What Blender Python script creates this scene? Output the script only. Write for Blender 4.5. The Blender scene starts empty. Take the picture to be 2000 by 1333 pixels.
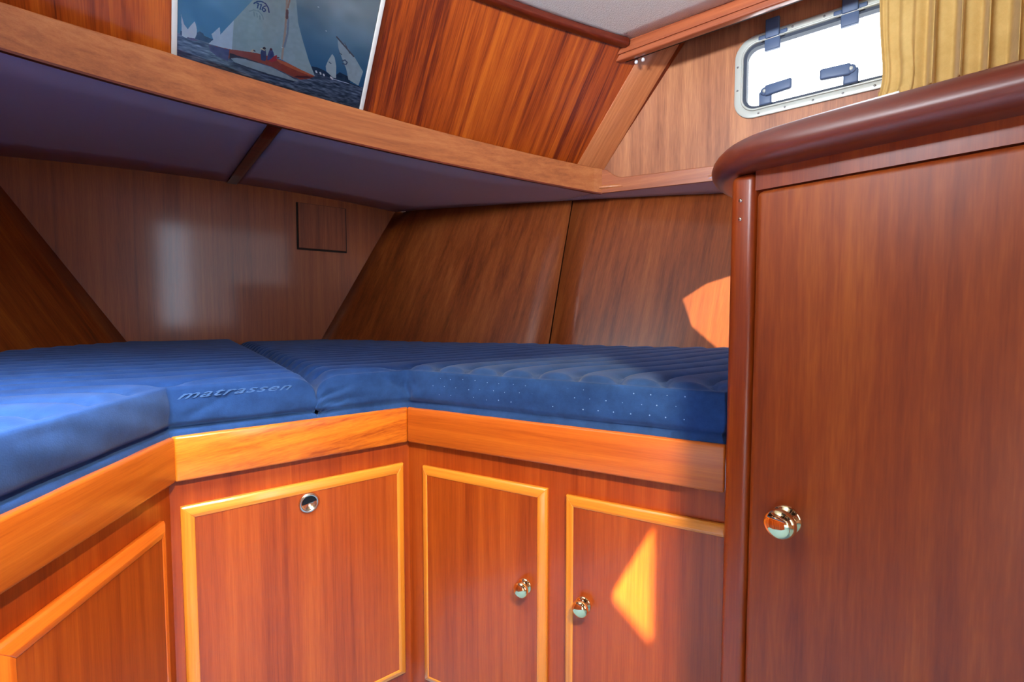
import bpy, bmesh, math, random
import numpy as np
from mathutils import Vector

random.seed(7)
rng = np.random.RandomState(7)
SC = bpy.context.scene
COL = SC.collection

# ------------------------------------------------------------------ camera
cam = bpy.data.cameras.new('camera')
cam.sensor_width = 36.0
cam.lens = 950.0 / 2000.0 * 36.0
cam.clip_start = 0.02
co = bpy.data.objects.new('camera', cam)
COL.objects.link(co)
co.location = (0, 0, 1.05)
co.rotation_euler = (math.radians(90) - math.atan(51 / 950), 0, math.radians(-38))
SC.camera = co

# ------------------------------------------------------------------ world
w = bpy.data.worlds.new('sky')
SC.world = w
w.use_nodes = True
bgn = w.node_tree.nodes['Background']
bgn.inputs['Color'].default_value = (0.86, 0.93, 1.0, 1)
bgn.inputs['Strength'].default_value = 7.5

# ------------------------------------------------------------------ lights
def look(o, tgt):
    d = Vector(tgt) - o.location
    o.rotation_euler = d.to_track_quat('-Z', 'Y').to_euler()

def area(name, loc, tgt, sx, sy, power, col, spread=180):
    l = bpy.data.lights.new(name, 'AREA')
    l.shape = 'RECTANGLE'
    l.size, l.size_y = sx, sy
    l.energy = power
    l.color = col
    l.spread = math.radians(spread)
    o = bpy.data.objects.new(name, l)
    COL.objects.link(o)
    o.location = loc
    look(o, tgt)
    return o

# sun through slits added to the unseen roof to shape its patches
sl = bpy.data.lights.new('sun', 'SUN')
sl.energy = 62.0
sl.angle = math.radians(0.4)
sl.color = (1.0, 0.88, 0.62)
so = bpy.data.objects.new('sun', sl)
COL.objects.link(so)
SUN = Vector((-0.47, -0.88, 1.10)).normalized()
so.rotation_euler = (-SUN).to_track_quat('-Z', 'Y').to_euler()
# daylight of the cabin roof hatch, of the saloon windows aft and of the side window
area('hatch_daylight', (-0.28, 0.42, 2.235), (-0.62, 0.85, 0), 0.5, 0.5, 30, (0.82, 0.91, 1.0), 84)
area('port_window_daylight', (-1.15, 0.30, 2.05), (1.5, 1.0, 3.1), 0.60, 0.30, 50, (0.84, 0.91, 1.0), 100)
area('saloon_daylight', (0.48, -1.93, 1.58), (0.48, 3, 1.58), 0.32, 1.35, 13, (0.72, 0.82, 1.0))
area('saloon_window_daylight', (1.27, -1.93, 1.58), (1.27, 3, 1.58), 1.26, 1.35, 12, (0.82, 0.88, 1.0))
# warm ceiling lamp of the passage
area('ceiling_lamp_light', (0.02, -0.57, 2.13), (0.6, 0.9, 0.4), 0.008, 0.008, 74, (1.0, 0.73, 0.42))

SC.view_settings.view_transform = 'Standard'
SC.view_settings.look = 'None'
SC.view_settings.exposure = 0.0
SC.view_settings.gamma = 1.0
SC.view_settings.use_curve_mapping = False

# ------------------------------------------------------------------ materials
def nodes_of(name):
    m = bpy.data.materials.new(name)
    m.use_nodes = True
    nt = m.node_tree
    return m, nt, nt.nodes, nt.links, nt.nodes['Principled BSDF']

def setp(b, **k):
    for n, v in k.items():
        b.inputs[n.replace('_', ' ')].default_value = v

def srgb(r, g, b):
    f = lambda c: c / 12.92 if c <= 0.04045 else ((c + 0.055) / 1.055) ** 2.4
    return (f(r / 255), f(g / 255), f(b / 255), 1)

def wood(name, light, mid, dark, grain=(0, 0, 1), rough=0.38, coat=0.35, coat_r=0.14, across=38, along=1.0,
         contrast=1.0, seed=0.0, spec=0.4):
    m, nt, N, L, b = nodes_of(name)
    g = Vector(grain).normalized()
    h = Vector((0, 0, 1)) if abs(g.z) < 0.7 else Vector((0.8, 0.6, 0))
    e1 = g.cross(h).normalized()
    e2 = g.cross(e1).normalized()
    tc = N.new('ShaderNodeTexCoord')
    def dot(v):
        n = N.new('ShaderNodeVectorMath'); n.operation = 'DOT_PRODUCT'
        L.new(tc.outputs['Object'], n.inputs[0]); n.inputs[1].default_value = v
        return n.outputs['Value']
    cx = N.new('ShaderNodeCombineXYZ')
    L.new(dot(tuple(e1)), cx.inputs[0]); L.new(dot(tuple(e2)), cx.inputs[1]); L.new(dot(tuple(g)), cx.inputs[2])
    def noise(sc, det, dist=0.0, off=0.0):
        mp = N.new('ShaderNodeMapping')
        mp.inputs['Scale'].default_value = sc
        mp.inputs['Location'].default_value = (seed + off, seed * 1.7 + off, seed * 0.6)
        L.new(cx.outputs[0], mp.inputs[0])
        n = N.new('ShaderNodeTexNoise')
        n.inputs['Scale'].default_value = 1.0
        n.inputs['Detail'].default_value = det
        n.inputs['Roughness'].default_value = 0.6
        n.inputs['Distortion'].default_value = dist
        L.new(mp.outputs[0], n.inputs['Vector'])
        return n.outputs['Fac']
    broad = noise((across * 0.3, across * 0.3, along * 0.5), 3, 0.6)
    mids = noise((across * 1.6, across * 1.6, along * 1.2), 4, 0.4, 3.1)
    fine = noise((across * 11, across * 11, along * 14), 2, 0.0, 7.7)
    def mix(a, bb, f):
        n = N.new('ShaderNodeMath'); n.operation = 'MULTIPLY'; n.inputs[1].default_value = f
        L.new(bb, n.inputs[0])
        n2 = N.new('ShaderNodeMath'); n2.operation = 'ADD'
        L.new(n.outputs[0], n2.inputs[1])
        if a is None: n2.inputs[0].default_value = 0
        else: L.new(a, n2.inputs[0])
        return n2.outputs[0]
    v = mix(mix(mix(None, broad, 0.42), mids, 0.38), fine, 0.2)
    cr = N.new('ShaderNodeValToRGB')
    c = 0.16 / contrast
    cr.color_ramp.elements[0].position = 0.5 - c
    cr.color_ramp.elements[0].color = dark
    cr.color_ramp.elements[1].position = 0.5 + c
    cr.color_ramp.elements[1].color = light
    e = cr.color_ramp.elements.new(0.5); e.color = mid
    L.new(v, cr.inputs[0])
    L.new(cr.outputs[0], b.inputs['Base Color'])
    bp = N.new('ShaderNodeBump'); bp.inputs['Strength'].default_value = 0.12
    bp.inputs['Distance'].default_value = 0.0006
    L.new(fine, bp.inputs['Height']); L.new(bp.outputs[0], b.inputs['Normal'])
    setp(b, Roughness=rough, Coat_Weight=coat, Coat_Roughness=coat_r, Specular_IOR_Level=spec)
    return m

def plain(name, col, rough=0.5, metal=0.0, noise=None, bump=None, **k):
    m, nt, N, L, b = nodes_of(name)
    b.inputs['Base Color'].default_value = col
    setp(b, Roughness=rough, Metallic=metal)
    for n, v in k.items(): b.inputs[n.replace('_', ' ')].default_value = v
    tc = N.new('ShaderNodeTexCoord')
    if noise:
        n = N.new('ShaderNodeTexNoise'); n.inputs['Scale'].default_value = noise[0]
        n.inputs['Detail'].default_value = 5
        L.new(tc.outputs['Object'], n.inputs['Vector'])
        mx = N.new('ShaderNodeMix'); mx.data_type = 'RGBA'
        mx.inputs['A'].default_value = tuple(c * (1 - noise[1]) for c in col[:3]) + (1,)
        mx.inputs['B'].default_value = tuple(min(1, c * (1 + noise[1])) for c in col[:3]) + (1,)
        L.new(n.outputs['Fac'], mx.inputs['Factor']); L.new(mx.outputs['Result'], b.inputs['Base Color'])
    if bump:
        n = N.new('ShaderNodeTexNoise'); n.inputs['Scale'].default_value = bump[0]
        n.inputs['Detail'].default_value = 3
        L.new(tc.outputs['Object'], n.inputs['Vector'])
        bp = N.new('ShaderNodeBump'); bp.inputs['Strength'].default_value = bump[1]
        bp.inputs['Distance'].default_value = bump[2]
        L.new(n.outputs['Fac'], bp.inputs['Height']); L.new(bp.outputs[0], b.inputs['Normal'])
    return m

UP = (0, 0, 1)
M = {}
M['veneer'] = wood('teak_veneer_bulkhead', srgb(166, 90, 34), srgb(142, 68, 22), srgb(106, 44, 12), UP, across=30, coat=0.45, coat_r=0.11, contrast=0.9)
M['hull_r'] = wood('teak_veneer_hull_right', srgb(166, 92, 42), srgb(136, 66, 26), srgb(92, 38, 14), (0.35, 0.05, 1), across=24, seed=3, coat=0.4)
M['hull_l'] = wood('teak_veneer_hull_left', srgb(176, 98, 34), srgb(136, 62, 18), srgb(82, 32, 10), (-0.45, 0.05, 1), across=20, seed=5, coat=0.3)
M['slope'] = wood('teak_veneer_slope', srgb(198, 98, 22), srgb(164, 68, 10), srgb(100, 30, 5), (0.0, -0.59, 0.8), across=22, along=0.6, seed=9, contrast=1.6)
M['veneer_panel'] = wood('teak_veneer_cover', srgb(160, 88, 46), srgb(136, 68, 32), srgb(104, 46, 22), UP, across=30, coat=0.1, seed=31, rough=0.5)
M['side'] = wood('teak_veneer_side', srgb(206, 142, 98), srgb(180, 118, 82), srgb(150, 96, 70), UP, across=20, seed=12, contrast=1.5)
M['post'] = wood('teak_post', srgb(222, 146, 92), srgb(200, 122, 74), srgb(168, 94, 54), (0.1, -0.59, 0.8), across=40, seed=2)
M['shelf_rail'] = wood('teak_shelf_rail', srgb(196, 122, 68), srgb(176, 100, 52), srgb(138, 74, 38), (1, -0.05, 0), across=34, seed=4, rough=0.45, coat=0.15)
M['shelf_rail_side'] = wood('teak_shelf_rail_side', srgb(200, 124, 78), srgb(176, 100, 62), srgb(146, 80, 50), (-0.3, 1, 0), across=34, seed=6)
M['dark_trim'] = wood('dark_mahogany_trim', srgb(128, 48, 20), srgb(104, 34, 14), srgb(76, 22, 10), (1, 0, 0), across=30, seed=7)
M['beam'] = wood('mahogany_beam', srgb(196, 112, 72), srgb(172, 92, 56), srgb(136, 64, 38), (-0.225, 0.974, 0), across=40, seed=8)
M['rail_mid'] = wood('golden_rail', srgb(228, 142, 40), srgb(208, 114, 24), srgb(156, 68, 10), (1, 0, 0.12), across=30, along=3.0, seed=14, contrast=1.3, coat=0.5)
M['rail_right'] = wood('orange_rail_right', srgb(206, 112, 32), srgb(184, 90, 20), srgb(142, 58, 10), (0.396, -0.918, 0), across=34, seed=15, coat=0.25, coat_r=0.3)
M['rail_left'] = wood('orange_rail_left', srgb(202, 112, 34), srgb(178, 88, 20), srgb(132, 54, 10), (0.487, 0.873, 0.02), across=34, seed=16, coat=0.5)
M['front'] = wood('mahogany_front', srgb(176, 84, 22), srgb(154, 64, 14), srgb(124, 44, 8), UP, across=46, seed=18, coat=0.28)
M['door'] = wood('mahogany_door', srgb(184, 92, 22), srgb(158, 69, 13), srgb(122, 44, 6), UP, across=42, seed=20, coat=0.32)
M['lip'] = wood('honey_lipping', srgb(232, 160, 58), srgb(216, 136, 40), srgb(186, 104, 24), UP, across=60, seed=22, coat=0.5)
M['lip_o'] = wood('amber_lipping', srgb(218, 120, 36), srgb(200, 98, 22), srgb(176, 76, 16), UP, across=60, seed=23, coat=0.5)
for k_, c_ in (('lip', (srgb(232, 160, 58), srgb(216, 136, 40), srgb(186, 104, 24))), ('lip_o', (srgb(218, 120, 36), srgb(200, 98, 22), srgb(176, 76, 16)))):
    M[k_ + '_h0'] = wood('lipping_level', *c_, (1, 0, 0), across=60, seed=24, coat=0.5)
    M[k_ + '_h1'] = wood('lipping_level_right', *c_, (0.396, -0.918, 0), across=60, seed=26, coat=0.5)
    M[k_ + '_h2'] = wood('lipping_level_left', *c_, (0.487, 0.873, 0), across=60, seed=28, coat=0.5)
M['locker'] = wood('mahogany_locker', srgb(190, 98, 26), srgb(156, 68, 12), srgb(114, 38, 4), UP, across=18, seed=25, coat=0.3, coat_r=0.34, rough=0.5)
M['locker_frame'] = wood('mahogany_locker_frame', srgb(176, 80, 20), srgb(150, 58, 10), srgb(118, 38, 6), UP, across=30, seed=27, coat=0.35, coat_r=0.25)
M['nosing'] = wood('mahogany_nosing', srgb(132, 62, 40), srgb(116, 48, 30), srgb(94, 36, 24), (0.075, -0.997, 0), across=40, seed=29, coat=0.6, coat_r=0.3, contrast=0.7)
M['vinyl'] = plain('mauve_vinyl', srgb(196, 176, 190), 0.7, bump=(260, 0.25, 0.001))
M['ceiling'] = plain('white_textured_vinyl', srgb(240, 240, 232), 0.8, bump=(210, 0.8, 0.004))
M['blue'] = None
M['alu'] = plain('painted_aluminium', srgb(196, 200, 190), 0.35, 0.1)
M['seal'] = plain('rubber_seal', srgb(52, 62, 78), 0.6)
M['hinge'] = plain('dark_plastic', srgb(84, 104, 136), 0.45)
M['chrome'] = plain('polished_brass_chrome', srgb(244, 222, 170), 0.06, 1.0)
M['steel'] = plain('brushed_steel', srgb(226, 214, 196), 0.22, 1.0)
M['black'] = plain('black_plastic', srgb(14, 15, 20), 0.25)
M['frame'] = plain('white_frame', srgb(214, 212, 204), 0.45)
M['white'] = plain('clip_and_glint_white', srgb(236, 236, 240), 0.25)
M['carpet'] = plain('blue_carpet', srgb(110, 160, 205), 0.9, noise=(60, 0.2), bump=(400, 0.5, 0.003))
M['darkvoid'] = plain('dark_lining', srgb(40, 22, 14), 0.8)
M['screw'] = plain('screw_steel', srgb(150, 150, 150), 0.3, 0.9)

def fabric(name, a, bcol, scale, sheen, rough=0.9):
    m, nt, N, L, b = nodes_of(name)
    tc = N.new('ShaderNodeTexCoord')
    n = N.new('ShaderNodeTexNoise'); n.inputs['Scale'].default_value = scale; n.inputs['Detail'].default_value = 6
    n.inputs['Roughness'].default_value = 0.7
    L.new(tc.outputs['Object'], n.inputs['Vector'])
    cr = N.new('ShaderNodeValToRGB')
    cr.color_ramp.elements[0].position = 0.3; cr.color_ramp.elements[0].color = a
    cr.color_ramp.elements[1].position = 0.7; cr.color_ramp.elements[1].color = bcol
    L.new(n.outputs['Fac'], cr.inputs[0]); L.new(cr.outputs[0], b.inputs['Base Color'])
    n2 = N.new('ShaderNodeTexNoise'); n2.inputs['Scale'].default_value = 420
    L.new(tc.outputs['Object'], n2.inputs['Vector'])
    bp = N.new('ShaderNodeBump'); bp.inputs['Strength'].default_value = 0.3; bp.inputs['Distance'].default_value = 0.001
    L.new(n2.outputs['Fac'], bp.inputs['Height']); L.new(bp.outputs[0], b.inputs['Normal'])
    setp(b, Roughness=rough, Sheen_Weight=sheen, Sheen_Roughness=0.4, Specular_IOR_Level=0.2)
    b.inputs['Sheen Tint'].default_value = (0.6, 0.75, 1, 1)
    return m
M['blue'] = fabric('blue_velour', srgb(25, 56, 108), srgb(38, 76, 138), 14, 0.25)
M['blue_lint'] = plain('pale_blue_lint', srgb(120, 160, 215), 0.95)
M['blue_script'] = plain('worn_blue_script', srgb(66, 106, 166), 0.95)
M['gold'] = fabric('gold_curtain', srgb(196, 160, 92), srgb(214, 180, 112), 20, 0.2, 0.8)
_b = M['gold'].node_tree.nodes['Principled BSDF']
_b.inputs['Sheen Tint'].default_value = (1, 0.9, 0.7, 1)

# glass: clear with a fresnel reflection
def glass(name, tint=(1, 1, 1, 1)):
    m = bpy.data.materials.new(name); m.use_nodes = True
    nt = m.node_tree; N = nt.nodes; L = nt.links
    N.remove(N['Principled BSDF'])
    out = N['Material Output']
    t = N.new('ShaderNodeBsdfTransparent'); t.inputs[0].default_value = tint
    g = N.new('ShaderNodeBsdfGlossy'); g.inputs['Roughness'].default_value = 0.03
    f = N.new('ShaderNodeFresnel'); f.inputs[0].default_value = 1.45
    mx = N.new('ShaderNodeMixShader')
    L.new(f.outputs[0], mx.inputs[0]); L.new(t.outputs[0], mx.inputs[1]); L.new(g.outputs[0], mx.inputs[2])
    L.new(mx.outputs[0], out.inputs[0])
    return m
M['glass'] = glass('window_glass')
M['sun_filter'] = glass('sun_filter_glass', (0.60, 0.52, 0.40, 1))  # tint dims the sun through the added roof pane

# ------------------------------------------------------------------ object helpers
def link(name, me, mat, parent=None, smooth=False):
    o = bpy.data.objects.new(name, me)
    COL.objects.link(o)
    if mat is not None and not me.materials: me.materials.append(mat)
    if smooth:
        me.polygons.foreach_set('use_smooth', [True] * len(me.polygons))
    if parent is not None:
        o.parent = parent
        p = Vector((0, 0, 0)); q = parent
        while q is not None:
            p += q.location; q = q.parent
        o.location = -p          # mesh stays in cabin coordinates
    return o

def mesh(name, verts, faces, mat, parent=None, smooth=False, bevel=0, seg=3, angle=35):
    me = bpy.data.meshes.new(name)
    me.from_pydata([tuple(v) for v in verts], [], faces)
    me.validate(); me.update()
    bm = bmesh.new(); bm.from_mesh(me)
    bmesh.ops.recalc_face_normals(bm, faces=bm.faces)
    bm.to_mesh(me); bm.free()
    o = link(name, me, mat, parent, smooth)
    if bevel:
        md = o.modifiers.new('bevel', 'BEVEL'); md.width = bevel; md.segments = seg
        md.limit_method = 'ANGLE'; md.angle_limit = math.radians(angle)
        me.polygons.foreach_set('use_smooth', [True] * len(me.polygons))
        md.harden_normals = False
    return o

def thing(name, label, cat, loc=(0, 0, 0), group=None):
    o = bpy.data.objects.new(name, None); COL.objects.link(o)
    o.location = loc; o.empty_display_size = 0.05
    o['label'] = label; o['category'] = cat
    if group: o['group'] = group
    return o

def tag(o, label, cat, group=None):
    o['label'] = label; o['category'] = cat
    if group: o['group'] = group
    return o

def struct(o, label=None, cat=None):
    o['kind'] = 'structure'
    if label: o['label'] = label
    if cat: o['category'] = cat
    return o

HEX = [(0, 3, 2, 1), (4, 5, 6, 7), (0, 1, 5, 4), (1, 2, 6, 5), (2, 3, 7, 6), (3, 0, 4, 7)]
def hexa(v8, name, mat, parent=None, **k):
    return mesh(name, v8, HEX, mat, parent, **k)

def prism(name, plan, z0, z1, mat, parent=None, **k):
    n = len(plan)
    v = [(x, y, z0) for x, y in plan] + [(x, y, z1) for x, y in plan]
    f = [tuple(range(n))[::-1], tuple(range(n, 2 * n))] + [(i, (i + 1) % n, n + (i + 1) % n, n + i) for i in range(n)]
    return mesh(name, v, f, mat, parent, **k)

class Frame:
    """local frame: a along e1, b along e2, c up"""
    def __init__(s, o, e1, e2):
        s.o = Vector(o); s.e1 = Vector(e1).normalized(); s.e2 = Vector(e2).normalized()
    def __call__(s, a, b, c):
        return s.o + s.e1 * a + s.e2 * b + Vector((0, 0, 1)) * c
    def box(s, name, a0, a1, b0, b1, c0, c1, mat, parent=None, **k):
        v = [s(a0, b0, c0), s(a1, b0, c0), s(a1, b1, c0), s(a0, b1, c0), s(a0, b0, c1), s(a1, b0, c1), s(a1, b1, c1), s(a0, b1, c1)]
        return hexa(v, name, mat, parent, **k)

W = Frame((0, 0, 0), (1, 0, 0), (0, 1, 0))

def grid(name, P, mat, parent=None, smooth=True, thick=0):
    """P: array (n,m,3)"""
    n, m = P.shape[:2]
    f = [(i * m + j, (i + 1) * m + j, (i + 1) * m + j + 1, i * m + j + 1) for i in range(n - 1) for j in range(m - 1)]
    me = bpy.data.meshes.new(name)
    me.from_pydata([tuple(map(float, p)) for p in P.reshape(-1, 3)], [], f); me.update()
    o = link(name, me, mat, parent, smooth)
    if thick:
        md = o.modifiers.new('solid', 'SOLIDIFY'); md.thickness = thick; md.offset = 0
    return o

def lathe(name, prof, c, axis, mat, parent=None, n=40):
    """prof: list of (dist along axis, radius)"""
    axis = Vector(axis).normalized()
    h = Vector((0, 0, 1)) if abs(axis.z) < 0.9 else Vector((1, 0, 0))
    e1 = axis.cross(h).normalized(); e2 = axis.cross(e1)
    v = []; f = []
    for d, r in prof:
        for i in range(n):
            t = 2 * math.pi * i / n
            v.append(Vector(c) + axis * d + (e1 * math.cos(t) + e2 * math.sin(t)) * r)
    k = len(prof)
    for j in range(k - 1):
        for i in range(n):
            f.append((j * n + i, j * n + (i + 1) % n, (j + 1) * n + (i + 1) % n, (j + 1) * n + i))
    f.append(tuple(range(n))); f.append(tuple((k - 1) * n + i for i in range(n)))
    return mesh(name, v, f, mat, parent, smooth=True)

# ------------------------------------------------------------------ shape of the cabin
CX = 0.445                                   # centre line
def soffit_z(x): return 1.757 - 0.04 * (x - 0.45) ** 2
def hull_x(y, z):
    xb = 0.909 + 0.5885 * (3.03 - y); xt = 1.387 + 0.506 * (3.03 - y)
    return xb + (xt - xb) * (z - 0.896) / 0.813
PC = [-0.006, 0.022, -0.2039, 0.0776, 1.9736]
def rail_y(x):
    return float(np.polyval(PC, x - 0.445)) if x > -0.6 else float(np.polyval(PC, -0.6 - 0.445)) + 0.5 * (x + 0.6)
def g_slope(x): return 2.12 - 0.133 * (x - CX) ** 2
def slope_y(x, z): return g_slope(x) - 0.735 * (z - 1.757)
def wall_x(y): return 2.12 - 0.2309 * (y - 1.178)     # inner face of the side wall

# forward bulkhead
P = np.array([[(x, 3.035, z) for z in np.linspace(0.0, 1.80, 2)] for x in np.linspace(-1.0, 1.9, 2)])
wf = W.box('wall_front', -1.3, 2.2, 3.03, 3.06, 0.0, 1.80, M['veneer'])
struct(wf, 'teak veneered forward bulkhead at the head of the berth')

# hull lining, right: two veneer boards butted along a raking seam
def hull_panel(name, t0, t1, side, mat, parent):
    """t: y at bottom (z=.7); seam rakes forward with height"""
    rows = []
    for t in np.linspace(t0, t1, 12):
        r = []
        for z in np.linspace(0.45, 1.77, 8):
            y = t + (0.17 * (z - 0.9) if abs(t) < 2.9 and t > -1.9 else 0.0)
            x = hull_x(y, z)
            r.append((x if side > 0 else 2 * CX - x, y, z))
        rows.append(r)
    o = grid(name, np.array(rows), mat, parent, smooth=True, thick=0.016)
    return o
wr = bpy.data.objects.new('wall_right', None); COL.objects.link(wr); wr.location = (2.0, 1.1, 0.0)
struct(wr, 'raking veneered hull lining behind the right cushion')
hull_panel('panel', 3.06, 1.797, 1, M['hull_r'], wr)
hull_panel('panel', 1.790, 0.45, 1, M['hull_r'], wr)
hull_panel('panel', 0.446, -2.0, 1, M['hull_r'], wr)
grid('backing', np.array([[(hull_x(y, z) + 0.03, y, z) for z in np.linspace(0.45, 1.74, 9)] for y in np.linspace(3.06, -2.0, 12)]), M['darkvoid'], wr, thick=0.006)
wl = bpy.data.objects.new('wall_left', None); COL.objects.link(wl); wl.location = (-1.1, 1.1, 0.0)
struct(wl, 'raking veneered hull lining behind the left cushion')
hull_panel('panel', 3.06, 1.60, -1, M['hull_l'], wl)
hull_panel('panel', 1.594, -2.0, -1, M['hull_l'], wl)

# upper front: curved sloping panel between shelf and cabin roof
rows = []
for zi, z in enumerate(np.linspace(1.765, 2.34, 14)):
    # where the slope meets the side wall
    x = 2.0
    for _ in range(30): x = wall_x(slope_y(x, z)) + 0.01
    xl = 2 * CX - x
    if zi == 0:      # lower edge follows the cambered shelf
        rows.append([(xx, slope_y(xx, soffit_z(xx) + 0.03), soffit_z(xx) + 0.03) for xx in np.linspace(xl, x, 60)])
    rows.append([(xx, slope_y(xx, z + 0.04), z + 0.04) for xx in np.linspace(xl, x, 60)])
us = grid('wall_front_upper', np.array(rows), M['slope'], thick=0.012)
us.modifiers['solid'].offset = 1
struct(us, 'orange teak panel sloping up from shelf to ceiling')

# upper side walls (right one with the window opening)
e_w = Vector((0.2309, -1, 0)).normalized()       # aft along the wall
n_w = Vector((-e_w.y, e_w.x, 0)) * -1            # toward the cabin
n_w = Vector((-0.974, -0.225, 0))
WL = Frame((2.1311, 1.130, 0), e_w, -n_w)        # a: aft, b: outboard
WA0, WA1, WZ0, WZ1 = 0.012, 0.66, 1.912, 2.232       # window hole
def rrect(a0, a1, c0, c1, r, n=10):
    out = []
    for (ca, cc, s) in ((a0 + r, c0 + r, 180), (a1 - r, c0 + r, 270), (a1 - r, c1 - r, 0), (a0 + r, c1 - r, 90)):
        for i in range(n + 1):
            t = math.radians(s + 90 * i / n)
            out.append((ca + r * math.cos(t), cc + r * math.sin(t)))
    return out
def ring_solid(name, outer, inner, b0, b1, mat, parent, **k):
    n = len(outer)
    v = [WL(a, b0, c) for a, c in outer] + [WL(a, b0, c) for a, c in inner] + [WL(a, b1, c) for a, c in outer] + [WL(a, b1, c) for a, c in inner]
    f = []
    for i in range(n):
        j = (i + 1) % n
        f += [(i, j, n + j, n + i), (2 * n + i, 3 * n + i, 3 * n + j, 2 * n + j), (i, 2 * n + i, 2 * n + j, j), (n + i, n + j, 3 * n + j, 3 * n + i)]
    return mesh(name, v, f, mat, parent, **k)
hole = rrect(WA0, WA1, WZ0, WZ1, 0.07)
def edge_pt(a, c):
    # project from hole centre out to the wall rectangle
    ca, cc = (WA0 + WA1) / 2, (WZ0 + WZ1) / 2
    A0, A1, C0, C1 = -1.2, 3.4, 1.672, 2.62
    da, dc = a - ca, c - cc
    t = min(((A1 - ca) / da if da > 0 else (A0 - ca) / da) if abs(da) > 1e-9 else 9e9,
            ((C1 - cc) / dc if dc > 0 else (C0 - cc) / dc) if abs(dc) > 1e-9 else 9e9)
    return (ca + da * t, cc + dc * t)
outer = [edge_pt(a, c) for a, c in hole]
# keep the corners of the wall square
def nearest(pt):
    return min(range(len(outer)), key=lambda i: (outer[i][0] - pt[0]) ** 2 + (outer[i][1] - pt[1]) ** 2)
for pt in ((-1.2, 1.672), (3.4, 1.672), (3.4, 2.62), (-1.2, 2.62)):
    outer[nearest(pt)] = pt
sw = ring_solid('wall_right_upper', outer, hole, 0.0, 0.03, M['side'], None)
struct(sw, 'pale teak side wall around the small window')
WL2 = Frame((2 * CX - 2.1311, 1.130, 0), (-e_w.x, e_w.y, 0), (n_w.x, -n_w.y, 0))
struct(WL2.box('wall_left_upper', -1.2, 3.4, 0, 0.03, 1.672, 2.62, M['side']))

# ceiling: textured vinyl, gently cambered, under a roof with slits added for the sun
def ceil_z(x): return 2.331 - 0.019 * (x - CX) ** 2
HULL_PATCH = [(2.018, 1.300, 1.115), (2.088, 1.225, 1.185), (2.146, 1.144, 1.218), (2.201, 1.065, 1.246), (2.097, 1.005, 0.886), (2.027, 1.129, 0.896), (2.001, 1.24, 0.993)]
def bt(q):  # patch corner projected along the sun to the roof
    t = (2.42 - q[2]) / SUN.z
    return (q[0] + SUN.x * t, q[1] + SUN.y * t)
q1, q2, q3 = bt((0.803, 0.675, 0.439)), bt((0.836, 0.597, 0.606)), bt((0.836, 0.597, 0.364))
# roof skin with the two slits the sun comes through (added, cut to the outline of its patches)
slit1 = [q1, q2, q3]
slit2 = [bt(p) for p in HULL_PATCH]
def ccw(pl):
    cx_ = sum(p[0] for p in pl) / len(pl); cy_ = sum(p[1] for p in pl) / len(pl)
    return sorted(pl, key=lambda p: math.atan2(p[1] - cy_, p[0] - cx_))
bm = bmesh.new()
es = []; holes = []
for pl in ([(-2.6, -2.2), (3.02, -2.2), (1.76, 3.3), (-2.6, 3.3)], ccw(slit1), ccw(slit2)):
    vs = [bm.verts.new((p[0], p[1], 2.42)) for p in pl]
    es += [bm.edges.new((vs[k], vs[(k + 1) % len(vs)])) for k in range(len(vs))]
bmesh.ops.triangle_fill(bm, use_beauty=True, edges=es, use_dissolve=False)
def inside(pt, pl):
    r = False; j_ = len(pl) - 1
    for i_ in range(len(pl)):
        if (pl[i_][1] > pt[1]) != (pl[j_][1] > pt[1]) and pt[0] < (pl[j_][0] - pl[i_][0]) * (pt[1] - pl[i_][1]) / (pl[j_][1] - pl[i_][1]) + pl[i_][0]: r = not r
        j_ = i_
    return r
for f_ in list(bm.faces):
    c_ = f_.calc_center_median()
    if inside((c_.x, c_.y), ccw(slit1)) or inside((c_.x, c_.y), ccw(slit2)): bm.faces.remove(f_)
me = bpy.data.meshes.new('roof'); bm.to_mesh(me); bm.free()
deck = link('roof', me, M['darkvoid'])
struct(deck)
# smoked pane added to dim the sun through the forward roof slit
sk = ccw(slit2)
scx = sum(p[0] for p in sk) / len(sk); scy = sum(p[1] for p in sk) / len(sk)
sk = [(scx + (p[0] - scx) * 1.08, scy + (p[1] - scy) * 1.08) for p in sk]
struct(prism('sun_filter_pane', sk, 2.4215, 2.4235, M['sun_filter']))
# visible headliner between the two roof beams, forward part
XB = lambda y: 1.8176 - 0.2309 * (y - 1.4650)
Q = []
for v in np.linspace(0, 1, 26):
    r = []
    for u in np.linspace(0, 1, 40):
        # side limits evaluated at the forward or aft end
        x1 = 1.0
        y = -0.30
        xr_f = 1.790
        for _ in range(20):
            yf = slope_y(xr_f, ceil_z(xr_f)) + 0.008
            xr_f = XB(yf)
        xr = XB(0.35) + (xr_f - XB(0.35)) * v
        x = (2 * CX - xr) + (2 * xr - 2 * CX) * u
        yf = slope_y(x, ceil_z(x)) + 0.008
        y = 0.35 + (yf - 0.35) * v
        r.append((x, y, ceil_z(x)))
    Q.append(r)
ce = grid('ceiling', np.array(Q), M['ceiling'], thick=0.008)
ce.modifiers['solid'].offset = -1
struct(ce, 'white pebble textured ceiling lining')

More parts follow.
